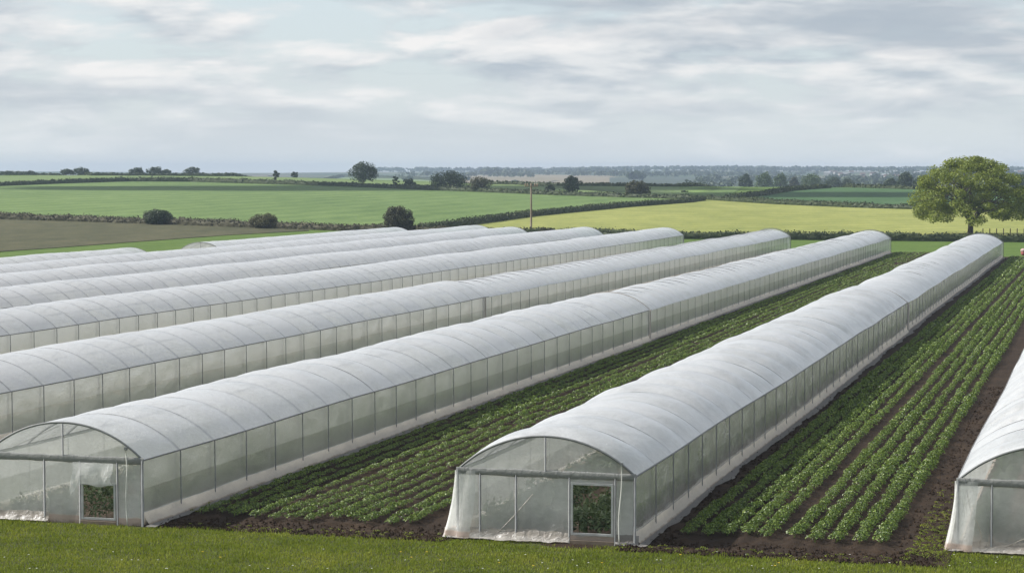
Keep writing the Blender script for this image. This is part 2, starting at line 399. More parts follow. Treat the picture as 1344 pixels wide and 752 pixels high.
def end_wall(root, y, sgn, door=None, posts=(), mat='end', detail=True, seed=0):
    """the film of one end with its door hole, the gable film, the crossbar and the posts"""
    mb = MB()
    def sheet(x0, x1, z0, z1, n=14, m=12):
        xx, zz = np.meshgrid(np.linspace(x0, x1, n), np.linspace(z0, z1, m))
        edge = np.minimum(1, np.minimum(zz - z0, z1 - zz) / .3 + .0)
        yy = y + (.035 * vnoise(xx * 2.2 + zz * .6, zz * .7 + seed, 8 + seed) + .03 * vnoise(xx * 6, zz * .8, 3 + seed)) * edge
        mb.grid(np.stack([xx, yy, zz], 2))
    if door:
        d0, d1, z0, z1 = door
        sheet(-HW, d0, .0, EAVE); sheet(d1, HW, .0, EAVE); sheet(d0, d1, z1, EAVE, 6, 5); sheet(d0, d1, 0, z0, 6, 3)
    else:
        sheet(-HW, HW, 0, EAVE, 24)
    mb.obj('end_film', M[mat], root, True)
    u = np.linspace(-1, 1, 25); ax, az = arch(u, -.01)
    k = np.linspace(0, 1, 6)[:, None]
    G = np.stack([np.broadcast_to(ax, (6, 25)), y + .03 * vnoise(ax * 1.7 + k * 2, k * 3 + seed, 4), EAVE + .02 + (az - EAVE - .02) * k], 2)
    MB().grid(G).obj('gable_film', M[mat], root, True)
    yo = y - sgn * .04 * -1
    yo = y + sgn * .05
    # crossbar: a tube with film rolled round it
    n = 40; xx = np.linspace(-HW - .05, HW + .05, n)
    V = []
    for i, x in enumerate(xx):
        rr = .13 + .02 * vnoise(x * 3, 1 + seed, 3) + .012 * vnoise(x * 11, 2, 3)
        an = np.arange(9) * 2 * PI / 8
        V.append(np.stack([np.full(9, x), yo + .045 * np.cos(an), EAVE - .02 + rr * np.sin(an)], 1))
    MB().grid(np.array(V)).obj('crossbar', M['band'] if detail else M['steel'], root, True)
    ax, az = arch(np.linspace(-1, 1, 33), .012)
    MB().tube([(x, yo - sgn * .05, z) for x, z in zip(ax, az)], .042, 8).obj('end_hoop', M['steel'], root, True)
    for s in (-1, 1):
        MB().tube([(s * HW, yo, -.05), (s * HW, yo, EAVE + .03)], .05, 8).obj('corner_post', M['steel'], root, True)
    MB().tube([(0, yo, EAVE), (0, yo, EAVE + RISE - .02)], .032, 8).obj('gable_post', M['steel'], root, True)
    for p in posts:
        MB().tube([(p, yo, -.05), (p, yo, EAVE)], .038, 8).obj('end_post', M['steel'], root, True)

def tunnel(a_right, t0, t1, label, near=0, bulge=.03, front=None, end_detail=False, seam=None, skirt=(0, 0), seed=0, mats=('roof', 'side'), flare=0.):
    ac = a_right - HW
    x, y = AT(ac, t0)
    root = empty('polytunnel', (x, y, 0), -TH, label=label, cat='polytunnel', group='polytunnels')
    nb = int(round((t1 - t0) / BAY)); bay = BAY; L = nb * bay
    lr = np.random.default_rng(100 + seed)
    def wob(T):                                   # old frames lean and wander a little along their length
        T = np.asarray(T, float); e = np.clip(T / 8, 0, 1) * np.clip((L - T) / 8, 0, 1)
        return e * .11 * vnoise(T / 14., T * 0 + seed, seed + 40, 2), 1 + e * .022 * vnoise(T / 11., T * 0 + 5, seed + 60, 2)
    # roof film
    per, na = (8, 26) if near else (4, 18)
    t = np.linspace(0, L, nb * per + 1); u = np.linspace(-1, 1, na)
    T, U = np.meshgrid(t, u, indexing='ij')
    ph = (T / bay) % 1; bi = np.minimum((T / bay).astype(int), nb - 1)
    puff = lr.uniform(.35, 1.35, nb)[bi]; skew = lr.uniform(-.3, .3, nb)[bi]
    env = np.sqrt(np.clip(1 - U ** 2, 0, 1)) * .75 + .25 * (1 - U ** 4)
    dr = (.022 if bulge > .1 else .018) + bulge * puff * np.sin(PI * ph) ** .9 * env * (1 + skew * U) + bulge * .35 * vnoise(T * .35, U * 2.1, seed) * env
    if near: dr = dr + .010 * vnoise(T * 2.2 + U * 3, U * 5 - T, seed + 3) * np.sin(PI * ph)
    step = 0.
    if seam: step = np.where(T > seam - t0, -.20, 0.)
    AX, AZ = arch(U, dr)
    AX = AX * (1 + step * .35 / HW); AZ = AZ + step * (.4 + .6 * (1 - U ** 2))
    wx_, wz_ = wob(T); V = np.stack([AX + wx_, T, AZ * wz_], 2)
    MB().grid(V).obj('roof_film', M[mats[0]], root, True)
    # side films
    for s in (1, -1):
        tt = np.linspace(0, L, nb * (8 if near else 3) + 1); zz = np.linspace(0, EAVE, 12 if near else 6)
        T, Z = np.meshgrid(tt, zz, indexing='ij')
        ph = (T / bay) % 1
        amp = (.05 if mats[1] == 'side_wr' else .028) * (1 if near else .5)
        X = s * (HW - .035) + s * amp * (np.sin(PI * ph) * .5 * (1 - Z / EAVE * .6) + .8 * vnoise(T * 1.1 + Z * 1.3, Z * 1.6 - T * .4, seed + s) * np.sin(PI * ph) + .3 * vnoise(T * 4 + Z * 3, Z * 4, seed + 9)) - s * amp
        if seam: X = X - s * np.where(T > seam - t0, .22, 0.)
        wx_, wz_ = wob(T)
        MB().grid(np.stack([X + wx_, T, Z * wz_], 2)).obj('side_film', M[mats[1]], root, True)
        MB().tube([(s * (HW + .02 - (seam is not None and q > seam - t0) * .16) + float(wob(q)[0]), q, (EAVE + .01 - (seam is not None and q > seam - t0) * .07) * float(wob(q)[1])) for q in np.linspace(-.02, L + .02, 110)], .031, 6).obj('eave_rail', M['dark_steel'], root, True)
        fl = flare if s > 0 else flare * .6
        if fl:
            tt = np.linspace(0, L, nb * 5 + 1); kk = np.linspace(0, 1, 7)
            T, K = np.meshgrid(tt, kk, indexing='ij')
            X = s * (HW + .004 + fl * K ** 1.25 * (1 + .25 * vnoise(T * .5, K, seed + 71)) + .03 * vnoise(T * 2.1, K * 2, seed + 72) * K) - s * .2 * (0 if not seam else (T > seam - t0))
            Z = (.44 + .03 * vnoise(T * .7, T * 0, seed + 73)) * (1 - K) ** 1.15 + .05
            MB().grid(np.stack([X + wob(T)[0], T, Z], 2)).obj('apron', M['apron'], root, True)
        w = skirt[0] if s > 0 else skirt[1]
        if w:
            tt = np.linspace(-.5, L, int(L / .35)); ww = np.linspace(0, 1, 6)
            T, K = np.meshgrid(tt, ww, indexing='ij')
            wd = w * (.75 + .55 * vnoise(T * .35, T * 0 + s, seed + 4) + .18 * vnoise(T * 1.7, T * 0, seed + 5))
            X = s * (HW + .02 + fl * .85 + K * wd)
            Zs = .02 + .05 * (1 - K) ** 2 + .03 * (1 + vnoise(T * 2.3, K * 3, seed + 6)) * (.4 + K) + .04 * (K > .9) * vnoise(T * 3, T * 0, 7) + .03
            MB().grid(np.stack([X + wob(T)[0] - s * .2 * (0 if not seam else (T > seam - t0)), T, Zs], 2)).obj('ground_skirt', M['skirt'], root, True)
    for i in range(1, nb):
        wx_, wz_ = (float(q) for q in wob(i * bay))
        o = link('hoop', HOOP, root, (wx_, i * bay, 0)); o.scale = (1, 1, wz_)
        if seam and i * bay > seam - t0: o.location = (wx_, i * bay, -.06); o.scale = (.945, 1, .975 * wz_)
    if seam:
        mb = MB().tube([(HW + .06, seam - t0, -.02), (HW + .06, seam - t0, EAVE)], .07, 8)
        ax, az = arch(np.linspace(-1, 1, 25), .03)
        mb.tube([(p, seam - t0, q) for p, q in zip(ax, az)], .03, 6)
        mb.obj('join_strip', M['skirt_pale'], root, True)
    if front: end_wall(root, .0, -1, *front, seed=seed)
    else: end_wall(root, .0, -1, None, (-1.1, 1.1), detail=False, seed=seed)
    end_wall(root, L, 1, None, (-1.1, 1.1), detail=False, seed=seed + 1)
    # dry soil floor
    g = MB(); aa = np.linspace(-HW + .06, HW - .06, 9); tt = np.linspace(.1, L - .1, 60)
    A, T = np.meshgrid(aa, tt)
    g.grid(np.stack([A, T, .016 + .02 * (1 + vnoise(A, T, 3))], 2)).obj('soil_floor', M['soil_in'], root, True)
    return root

T1 = tunnel(-15.93, 71.0, 325, 'translucent polytunnel between two crop strips, with open metal-framed doorway and plastic sheet pooled in front',
            1, .16, ((1.0, 2.43, .36, 2.12), (-2.42, -1.08)), seam=172, skirt=(.40, .25), seed=1, flare=.22, mats=('roof_near', 'side_wr'))
T2 = tunnel(-34.35, 70.0, 341, 'translucent polytunnel with a torn plastic flap hanging above its low doorway, beside the lawn',
            1, .085, ((.82, 2.12, .22, 1.50), (-.78,)), seam=158, skirt=(.36, .1), seed=2, flare=.36)
T0 = tunnel(1.5, 73.2, 330, 'strongly ribbed polytunnel cut off by the photo edge, tall green plants inside',
            1, .22, (None, (-2.1, -.2, 1.6)), skirt=(.2, .3), seed=3, mats=('roof_near', 'end'))
tunnel(-51.3, 71.5, 344, 'long polytunnel directly behind the one with the torn doorway flap', 1, .03, seam=170, seed=4, flare=.3)
tunnel(-69.3, 71.5, 347, 'long polytunnel second behind the one with the torn doorway flap, wall still well in view', 0, .03, seed=5)
tunnel(-83.2, 71.5, 345, 'polytunnel third behind the one with the torn doorway flap, only a sliver of wall showing', 0, .03, seed=6)
tunnel(-95.3, 71.5, 341, 'polytunnel fourth behind the one with the torn doorway flap, dark rail along its eave', 0, .03, seed=7)
tunnel(-104.5, 71.5, 352, 'polytunnel fifth behind the one with the torn flap, only its roof showing', 0, .03, seed=8)
tunnel(-113.6, 71.5, 236, 'polytunnel of the last row that ends at a grassy gap, beside the brown field', 0, .03, seed=9)
tunnel(-113.6, 256, 336, 'short polytunnel of the last row beginning after the grassy gap, its gable end in view', 0, .03, seed=10)

# ---- end details of the three front tunnels (parts of the tunnels)
def door_frame(root, d0, d1, z0, z1, board=True):
    yo = -.075; w = .075
    f = MB()
    for xx in (d0 - w / 2, d1 + w / 2): f.box((xx, yo, (z0 + z1) / 2), (w, .06, z1 - z0 + 2 * w))
    for zz in (z0 - w / 2, z1 + w / 2): f.box(((d0 + d1) / 2, yo, zz), (d1 - d0 - .004, .055, w))
    fr = f.obj('door_frame', M['alu'], root)
    if board: MB().box(((d0 + d1) / 2, yo - .05, .07), (d1 - d0 + .2, .05, .13)).obj('sill_board', M['wood'], root)
    for xx in (d0 - .14, d1 + .13):
        MB().tube([(xx, -.05, -.02), (xx, -.05, EAVE)], .036, 8).obj('end_post', M['steel'], root, True)
door_frame(T1, 1.02, 2.41, .40, 2.10); door_frame(T2, .84, 2.10, .26, 1.48, True)
def strap(root, x0, x1, z0=0.05, z1=EAVE + .42):
    pts = [(x0 + (x1 - x0) * k + .03 * math.sin(k * 7), -.13 + .02 * math.sin(k * 5), z1 + (z0 - z1) * k) for k in np.linspace(0, 1, 12)]
    MB().tube(pts, .022, 6).obj('hanging_strap', M['strap'], root, True)
    MB().box((x0, -.1, z1 + .02), (.1, .09, .12)).obj('bracket', M['steel'], root)
strap(T1, 2.78, 2.70); strap(T2, 2.62, 2.66)
def brace(root, pts, r=.013):
    MB().tube(pts, r, 6).obj('brace', M['skirt_pale'], root, True)
brace(T1, [(-1.9, -.07, .1), (-1.1, -.07, .95), (-.45, -.07, 1.7)])
brace(T2, [(-2.9, .4, EAVE), (-1.2, .3, EAVE + .75), (-.3, .3, EAVE + 1.15)])
brace(T0, [(-2.95, -.08, 2.15), (-2.82, -.1, 1.5), (-2.55, -.1, 1.0), (-2.42, -.1, .55), (-2.5, -.1, .35)])
brace(T0, [(-1.9, -.07, .1), (-.9, -.07, .6), (.1, -.07, 1.2)])
# torn flap over the low doorway
xx, kk = np.meshgrid(np.linspace(.45, 2.1, 14), np.linspace(0, 1, 8))
V = np.stack([xx + .05 * np.sin(kk * 6), -.14 - .10 * np.sin(kk * 2.6) * (1 + .5 * np.sin(xx * 7)) - .12 * kk * (xx < .9), 2.32 - kk * (.84 + .35 * np.clip(.85 - xx, 0, 1) * 2.2 * (xx < .9) + .06 * np.sin(xx * 5))], 2)
MB().grid(V).obj('torn_flap', M['end'], T2, True)
# pooled sheet before the ends
def pool(root, x0, x1, w, seed, y0=-.03, mat='skirt_pale'):
    tt = np.linspace(x0, x1, 60); ww = np.linspace(0, 1, 9)
    T, K = np.meshgrid(tt, ww)
    wd = w * (.8 + .4 * vnoise(T * 1.3, T * 0, seed) + .2 * vnoise(T * 5, T * 0, seed + 2))
    Z = .03 + .30 * np.exp(-K * 5.) + .05 * (1 + vnoise(T * 4 + K * 3, K * 4, seed + 3)) + .07 * np.maximum(0, vnoise(T * 2.2 - K * 2, K, seed + 5)) * (1 - K)
    MB().grid(np.stack([T, y0 - K * wd, Z], 2)).obj('pooled_sheet', M[mat], root, True)
pool(T1, -3.75, .9, .55, 21); pool(T2, -3.8, -.6, .42, 23); pool(T0, -3.4, 3.2, .5, 25)
pool(T1, 2.55, 3.4, .25, 27, mat='skirt'); 
# the loose corner curtain hanging outwards at the left corners
def curtain(root, seed, flare=.42, w=.9):
    k = np.linspace(0, 1, 16); q = np.linspace(0, 1, 26)
    K, Q = np.meshgrid(k, q, indexing='ij')              # K down, Q along (round the corner)
    fold = .05 * np.sin(Q * 26 + seed) * (.2 + K) + .04 * vnoise(Q * 6, K * 2, seed)
    ang = (Q - .45) * PI / 2 * 1.2
    r = .07 + flare * K ** 1.8 + fold
    X = -HW - r * np.cos(ang) * 1.0 + np.clip(Q - .45, 0, 1) * w * 0
    Yy = -.06 - r * np.sin(ang) * .8 + np.clip(.45 - Q, 0, 1) * 1.6
    X = np.where(Q > .7, X + (Q - .7) * 2.4, X)
    Z = (EAVE - .05) * (1 - K) + .05
    MB().grid(np.stack([X, Yy, Z], 2)).obj('corner_curtain', M['end'], root, True)
curtain(T1, 3); curtain(T0, 8, .34)

# ------------------------------------------------------------------ crops
def plant_leaves(cen, h, r, nl, size, asp=.75):
    """leaf centres and normals for plants at cen (n,3): low rosettes"""
    n = len(cen)
    an = rng.uniform(0, 2 * PI, (n, nl)); q = np.sqrt(rng.uniform(.03, 1, (n, nl)))
    h = np.broadcast_to(np.asarray(h, float), (n,))[:, None]; r = np.broadcast_to(np.asarray(r, float), (n,))[:, None]
    zz = h * (.25 + .75 * np.sqrt(np.clip(1 - .8 * q ** 2, 0, 1)) * rng.uniform(.7, 1.05, (n, nl)))
    c = np.stack([cen[:, None, 0] + r * q * np.cos(an), cen[:, None, 1] + r * q * np.sin(an), cen[:, None, 2] + zz], 2)
    nr = np.stack([np.cos(an) * q * .9, np.sin(an) * q * .9, np.full_like(q, .8)], 2) + rng.normal(0, .38, (n, nl, 3))
    return c.reshape(-1, 3), nr.reshape(-1, 3)
def crop_mesh(h, r, nl, size):
    mb = MB(); c, nr = plant_leaves(np.zeros((1, 3)), h, r, nl, size)
    leaves(mb, c, nr, rng.uniform(.75, 1.2, len(c)) * size, .8, .12)
    for k in range(5):
        a = k * 1.3; mb.tube([(0, 0, -.05), (.05 * math.cos(a), .05 * math.sin(a), h * .6)], .006, 4, False)
    return mb.mesh('crop_plant', M['crop'])
PLANTS = [crop_mesh(rng.uniform(.26, .36), rng.uniform(.26, .33), 84, .090) for _ in range(10)]
spots = []
for rows, t0, t1, spc in ((ROWS_R, 73.2, 326, .33), (ROWS_L, 72.4, 338, .33)):
    for ri, a in enumerate(rows):
        t = np.arange(t0 + rng.uniform(-.3, .5), t1, spc)
        t = t + rng.normal(0, .05, len(t))
        aa = a + rng.normal(0, .035, len(t)) + .06 * vnoise(t * .12, t * 0 + ri, 3)
        keep = rng.random(len(t)) > (.055 if rows is ROWS_R else .08 + .12 * (vnoise(t * .25, t * 0 + ri * 7, 12) > .3))
        if rows is ROWS_L: keep &= ~((t > 285) & (a > -30) & (rng.random(len(t)) < .65))
        else: keep &= True
        spots.append(np.stack([aa, t, np.full(len(t), 1. if rows is ROWS_R else .86)], 1)[keep])
spots = np.concatenate(spots)
wx, wy = AT(spots[:, 0], spots[:, 1])
dist = np.hypot(wx, wy)
order = np.argsort(dist)
inview = np.abs(wx / wy) < .25
ind = [i for i in order if inview[i]][:300]
for i in ind:
    link('crop_plant', PLANTS[rng.integers(10)], None, (wx[i], wy[i], .09), rng.uniform(0, 6.28), spots[i, 2] * rng.uniform(.85, 1.15),
         label='low leafy green crop plant in the ends of the rows nearest the lawn', cat='crop plant', group='leafy crop plants at the near row ends')
mask = np.ones(len(spots), bool); mask[ind] = False; mask &= np.abs(wx / wy) < .30
mb = MB()
for lo, hi, nl, size in ((0, 110, 74, .096), (110, 170, 40, .13), (170, 240, 20, .175), (240, 400, 10, .24)):
    s = mask & (dist >= lo) & (dist < hi); k = int(s.sum())
    if not k: continue
    vg = .92 + .34 * vnoise(spots[s, 1] * .11, spots[s, 0] * .8, 31)
    cen = np.stack([wx[s], wy[s], np.full(k, .09)], 1); sc = spots[s, 2] * rng.uniform(.72, 1.2, k) * vg
    c, nr = plant_leaves(cen, .32 * sc, .315 * sc, nl, size)
    leaves(mb, c, nr, rng.uniform(.7, 1.2, len(c)) * size * np.repeat(sc, nl), .8, .12)
mb.obj('leafy_crop_rows', M['crop'], kind='stuff', label='long rows of leafy green crop filling the soil strips', cat='crop rows')

# taller crop inside the tunnels
def bush_mesh(h, r, nl, size):
    mb = MB(); c, nr = plant_leaves(np.zeros((1, 3)), h, r, nl, size); c[:, 2] *= rng.uniform(.35, 1.05, len(c))
    leaves(mb, c, nr, rng.uniform(.7, 1.2, len(c)) * size, .7, .12)
    mb.tube([(0, 0, -.03), (.02, .01, h * .8)], .012, 5, False)
    return mb.mesh('bushy_plant', M['bush_crop'])
BUSH = [bush_mesh(.95, .52, 90, .19) for _ in range(5)]
TALL = [bush_mesh(1.75, .5, 150, .19) for _ in range(3)]
tin = []
for (ar, t0, t1, rows, hh) in ((-15.93, 71.0, 325, (1.1, 2.2, 4.3, 5.3), 1.2), (-34.35, 70., 341, (.95, 2.1, 4.2, 5.5), .8), (-51.3, 86, 344, (.95, 2.1, 3.3), .6), (-69.3, 117, 347, (.95, 2.1), .5), (1.5, 73.2, 330, (2.2, 3.8, 5.5), 1.7)):
    for r in rows:
        t = np.arange(t0 + .8, t1 - .6, .62); t = t + rng.normal(0, .08, len(t))
        tin.append(np.stack([ar - r + rng.normal(0, .06, len(t)), t, np.full(len(t), hh)], 1))
# a few taller clumps right behind the end sheets
for (ar, t0, lst) in ((-15.93, 71.0, [(-2.15, .55, .9), (-1.7, .8, 1.15), (-1.25, .6, 1.3), (-.75, .75, 1.5), (-.25, .6, 1.6), (.2, .8, 1.45), (-1.0, 1.5, 1.7), (-.3, 1.6, 1.9)]),
                      (-34.35, 70.0, [(-2.8, .5, .6), (-2.3, .6, .75), (-1.8, .5, .8), (-1.3, .8, .85), (-.3, .7, 1.0), (.3, .6, 1.05)]), (1.5, 73.2, [(-2.3, .6, 1.5), (-1.6, .5, 1.75), (-1.0, .7, 1.8), (-.4, .5, 1.7)])):
    tin.append(np.array([(ar - HW + a_, t0 + t_, h_) for a_, t_, h_ in lst]))
tin = np.concatenate(tin); ix, iy = AT(tin[:, 0], tin[:, 1]); dd = np.hypot(ix, iy)
vis = np.abs(ix / iy) < .26
near_i = [i for i in np.argsort(dd) if vis[i]][:120]
for i in near_i:
    tall = tin[i, 2] > 1.2
    link('bushy_plant', (TALL if tall else BUSH)[rng.integers(3)], None, (ix[i], iy[i], .02), rng.uniform(0, 6.28), (1. if tall else tin[i, 2] / .95) * rng.uniform(.8, 1.15),
         label='bushy green plant growing inside the near end of a polytunnel', cat='plant', group='bushy plants inside the tunnels')
mask = vis.copy(); mask[near_i] = False
mb = MB()
for lo, hi, nl, size in ((0, 120, 44, .24), (120, 200, 22, .32), (200, 400, 12, .42)):
    s = mask & (dd >= lo) & (dd < hi); k = int(s.sum())
    cen = np.stack([ix[s], iy[s], np.full(k, .02)], 1); h = tin[s, 2] * rng.uniform(.75, 1.15, k)
    c, nr = plant_leaves(cen, h, .52, nl, size)
    c[:, 2] = .02 + (c[:, 2] - .02) * rng.uniform(.35, 1.05, len(c))
    leaves(mb, c, nr, rng.uniform(.7, 1.2, len(c)) * size, .7, .12)
mb.obj('tunnel_crop', M['bush_crop'], kind='stuff', label='rows of bushy green crop seen through the plastic tunnel walls', cat='crop rows')

# ------------------------------------------------------------------ lawn
def lawn():
    n = 230000
    x = rng.uniform(-20, 21, n); y = rng.uniform(65.5, 79, n)
    a = x * CT - y * ST; t = x * ST + y * CT
    e = 70.25 + .35 * vnoise(a * .8, a * 0 + 3, 5) + .25 * vnoise(a * 2.5, a * 0, 16)
    e = np.where((a > -42.1) & (a < -34.1), 69.7 + .2 * vnoise(a * 2, a * 0, 3), e)
    e = np.where((a > -23.2) & (a < -15.9), 70.55 + .25 * vnoise(a * 2, a * 0, 4), e)
    e = np.where(a > -5.6, 72.65 + .2 * vnoise(a * 2, a * 0, 4), e)
    dens = vnoise(x * .8, y * 2.2, 41)
    bare = (np.hypot((a + 18.4) / 1.7, (t - 70.6) / .8) < 1 + .5 * dens) & (rng.random(n) < .85)
    keep = (t < e) & ~bare & (rng.random(n) < .62 + .5 * dens)
    x, y, dens = x[keep], y[keep], dens[keep]; n = len(x)
    h = rng.uniform(.045, .11, n) * (1 + .45 * vnoise(x * 1.3, y * 1.3, 44)); w = rng.uniform(.010, .020, n)
    an = rng.uniform(0, 2 * PI, n); lean = rng.uniform(.0, .75, n) * h; la = rng.uniform(0, 2 * PI, n)
    b = np.stack([x, y, np.full(n, .0)], 1); d = np.stack([np.cos(an) * w, np.sin(an) * w, 0 * w], 1)
    tip = b + np.stack([np.cos(la) * lean, np.sin(la) * lean, h], 1)
    mid = (b + tip) / 2 + np.stack([0 * h, 0 * h, h * .12], 1)
    v = np.stack([b - d, b + d, mid + d * .7, tip, mid - d * .7], 1).reshape(-1, 3)
    i = np.arange(n) * 5
    mb = MB().add(v, np.stack([i, i + 1, i + 2, i + 3, i + 4], 1))
    mb.obj('grass', M['blade'], kind='stuff', label='short mown grass along the front of the tunnels', cat='grass')
lawn()
# the lawn's own base sheet, 4 mm over the ground
xx, yy = np.meshgrid(np.linspace(-42, 8, 101), np.linspace(60, 73.9, 44))
gx, gy = AT(xx, yy)
MB().grid(np.stack([gx, gy, .003 + 0 * gx], 2)).obj('lawn', M['lawn'], smooth=True, kind='structure')

def flower_mesh(mat, r):
    mb = MB()
    for k in range(8):
        a = k * PI / 4; c, s = math.cos(a), math.sin(a)
        mb.add([(0, 0, .115), (r * c - .3 * r * s, r * s + .3 * r * c, .12), (1.25 * r * c, 1.25 * r * s, .118), (r * c + .3 * r * s, r * s - .3 * r * c, .12)], [(0, 1, 2, 3)])
    head = mb.mesh('petals', mat)
    return head, MB().tube([(0, 0, -.01), (.004, .002, .06), (0, 0, .115)], .004, 5).mesh('stem', M['blade'])
FY_, FS = flower_mesh(M['petal_y'], .034); FW_, FS2 = flower_mesh(M['petal_w'], .026)
fl = [('y', 540, 736), ('y', 526, 729), ('y', 578, 740), ('y', 893, 734), ('y', 1022, 746), ('y', 1017, 748), ('y', 655, 744), ('y', 700, 747), ('y', 790, 746), ('y', 266, 730), ('y', 289, 738), ('y', 560, 731)]
for _ in range(46): fl.append(('w', rng.uniform(5, 1340), 752 - 26 * rng.random() ** 1.6 - 1))
for c, px, py in fl:
    q = P(px, py)
    y_ = c == 'y'
    o = empty('dandelion' if y_ else 'daisy', (q[0], q[1], q[2] + .0), rng.uniform(0, 6), label='tiny yellow flower open in the mown grass' if y_ else 'tiny white flower open in the mown grass',
              cat='flower', group='yellow flowers in the grass' if y_ else 'white flowers in the grass')
    link('petals', FY_ if y_ else FW_, o); link('stem', FS if y_ else FS2, o)

an = np.linspace(0, 2 * PI, 49); rr = np.linspace(0, 1, 7)
AN, RR = np.meshgrid(an, rr); ra = 1 + .35 * vnoise(np.cos(AN) * 2 + 5, np.sin(AN) * 2, 3)
gx, gy = AT(-18.0 + 1.35 * RR * ra * np.cos(AN), 70.45 + .5 * RR * ra * np.sin(AN))
MB().grid(np.stack([gx, gy, .007 + .05 * (1 - RR) * (1 + vnoise(gx * 4, gy * 4, 2))], 2)).obj('soil_patch', M['soil'], smooth=True, kind='structure')

# clods, pale stones and weeds on the open soil
mb = MB(); n = 2600
a = rng.uniform(-34.2, -5.4, n); t = 69.8 + np.abs(rng.normal(0, 1.4, n))
ok = ~((a < -16.4) & (a > -22.6)); a, t = a[ok], t[ok]
ex = rng.uniform(70, 130, 1800); ea = np.where(rng.random(1800) < .5, rng.uniform(-15.9, -14.8, 1800), rng.uniform(-7.1, -5.6, 1800))
a = np.concatenate([a, ea]); t = np.concatenate([t, ex]); cx, cy = AT(a, t)
oc = np.array([(1, 0, 0), (0, 1, 0), (-1, 0, 0), (0, -1, 0), (0, 0, 1), (0, 0, -1)], float)
of = np.array([(0, 1, 4), (1, 2, 4), (2, 3, 4), (3, 0, 4), (1, 0, 5), (2, 1, 5), (3, 2, 5), (0, 3, 5)])
k = len(a); s = rng.uniform(.02, .075, k) ** 1.0
v = oc[None] * s[:, None, None] * rng.uniform(.6, 1.3, (k, 6, 1)) + np.stack([cx, cy, np.full(k, .055)], 1)[:, None]
mb.add(v.reshape(-1, 3), (of[None] + (np.arange(k) * 6)[:, None, None]).reshape(-1, 3))
mb.obj('soil_clods', M['soil'], kind='stuff', label='loose clods of soil scattered on the bare headland', cat='soil')
mb = MB()
wa = np.concatenate([rng.uniform(-6.6, -5.3, 260), rng.uniform(-34, -33.6, 60), rng.uniform(-33, -6, 120)]); wt = np.concatenate([71 + np.abs(rng.normal(0, 7, 260)), rng.uniform(72, 120, 60), rng.uniform(69.9, 70.9, 120)])
ok = ~((wa < -16.4) & (wa > -22.6)); wa, wt = wa[ok], wt[ok]
cx, cy = AT(wa, wt); c, nr = plant_leaves(np.stack([cx, cy, np.full(len(cx), .05)], 1), .12, .1, 9, .06)
leaves(mb, c, nr, rng.uniform(.04, .08, len(c)), .6, .1)
mb.obj('weeds', M['blade'], kind='stuff', label='small weeds sprouting along the tunnel edges', cat='weeds')

# ------------------------------------------------------------------ hedges
def hedge(pts, label, mat='hedge', group='field hedges', wid=1.7, dens=1., hmul=1., ragged=.25, hmin=1.2, seed=0):
    g = [(P(px, yb), (yb - yt)) for px, yt, yb in pts]
    p = np.array([q[0][:2] for q in g]); hh = np.array([max(hmin, q[1] * q[0][1] / FPX) for q in g]) * hmul
    d = np.concatenate([[0], np.cumsum(np.linalg.norm(np.diff(p, axis=0), axis=1))]); L = d[-1]
    D = float(np.mean(p[:, 1])); ls = np.clip(D / 1500., .22, .75)
    n = max(8, int(L / 1.2)); s = np.linspace(0, L, n)
    x, y = np.interp(s, d, p[:, 0]), np.interp(s, d, p[:, 1]); h = np.interp(s, d, hh)
    h = h * (1 + ragged * vnoise(s / 3.1, s * 0 + seed, seed, 3))
    tx, ty = np.gradient(x), np.gradient(y); l = np.hypot(tx, ty); nx, ny = -ty / l, tx / l
    prof = np.array([(-.5, -.1), (-.52, .45), (-.40, .86), (0, .93), (.40, .86), (.52, .45), (.5, -.1)])
    W = wid * (1 + .3 * vnoise(s / 4., s * 0 + 9, seed + 1))
    c0 = np.array([x.mean(), y.mean()]); z = hgt(x, y)
    V = np.stack([x[:, None] + nx[:, None] * prof[None, :, 0] * W[:, None] - c0[0], y[:, None] + ny[:, None] * prof[None, :, 0] * W[:, None] - c0[1], z[:, None] + prof[None, :, 1] * h[:, None]], 2)
    V += rng.normal(0, .08, V.shape)
    mb = MB().grid(V)
    k = int(L * 26 * dens * (.35 / ls) ** 1.5)
    u = rng.uniform(0, L, k); f = rng.uniform(-1, 1, k)
    X, Yy, Hh, NX, NY, WW = (np.interp(u, s, q) for q in (x, y, h, nx, ny, W))
    side = np.abs(f) > .42
    off = np.where(side, np.sign(f) * .5, f / .42 * .5); zz = np.where(side, rng.uniform(.05, 1, k), 1 - .25 * rng.random(k) + .08)
    c = np.stack([X + NX * off * WW - c0[0], Yy + NY * off * WW - c0[1], hgt(X, Yy) + zz * Hh * 1.02], 1) + rng.normal(0, .12, (k, 3))
    nr = np.stack([NX * off * 2, NY * off * 2, np.where(side, .25, 1.)], 1) + rng.normal(0, .5, (k, 3))
    leaves(mb, c, nr, rng.uniform(.6, 1.4, k) * ls * 1.5, .8, .1)
    o = mb.obj('hedge', M[mat], label=label, cat='hedge', group=group); o.location = (c0[0], c0[1], 0)
    return o
hedge([(-60, 277.5, 285), (0, 280, 288), (100, 283, 291), (187, 286, 294), (328, 290.5, 299), (450, 296, 303), (543, 298, 305)], 'low twiggy hedge between the brown field and the green field', 'hedge_twig', seed=1)
hedge([(-60, 242, 247), (0, 239.5, 244.5), (80, 236, 241.3), (167, 233.5, 238.5), (251, 233.5, 239), (350, 236.5, 242), (450, 240, 245), (567, 244, 250), (645, 247.5, 253), (738, 251.6, 257), (820, 254, 259.5), (921, 257.5, 262.3)], 'long dark clipped hedge along the top of the green field', seed=2)
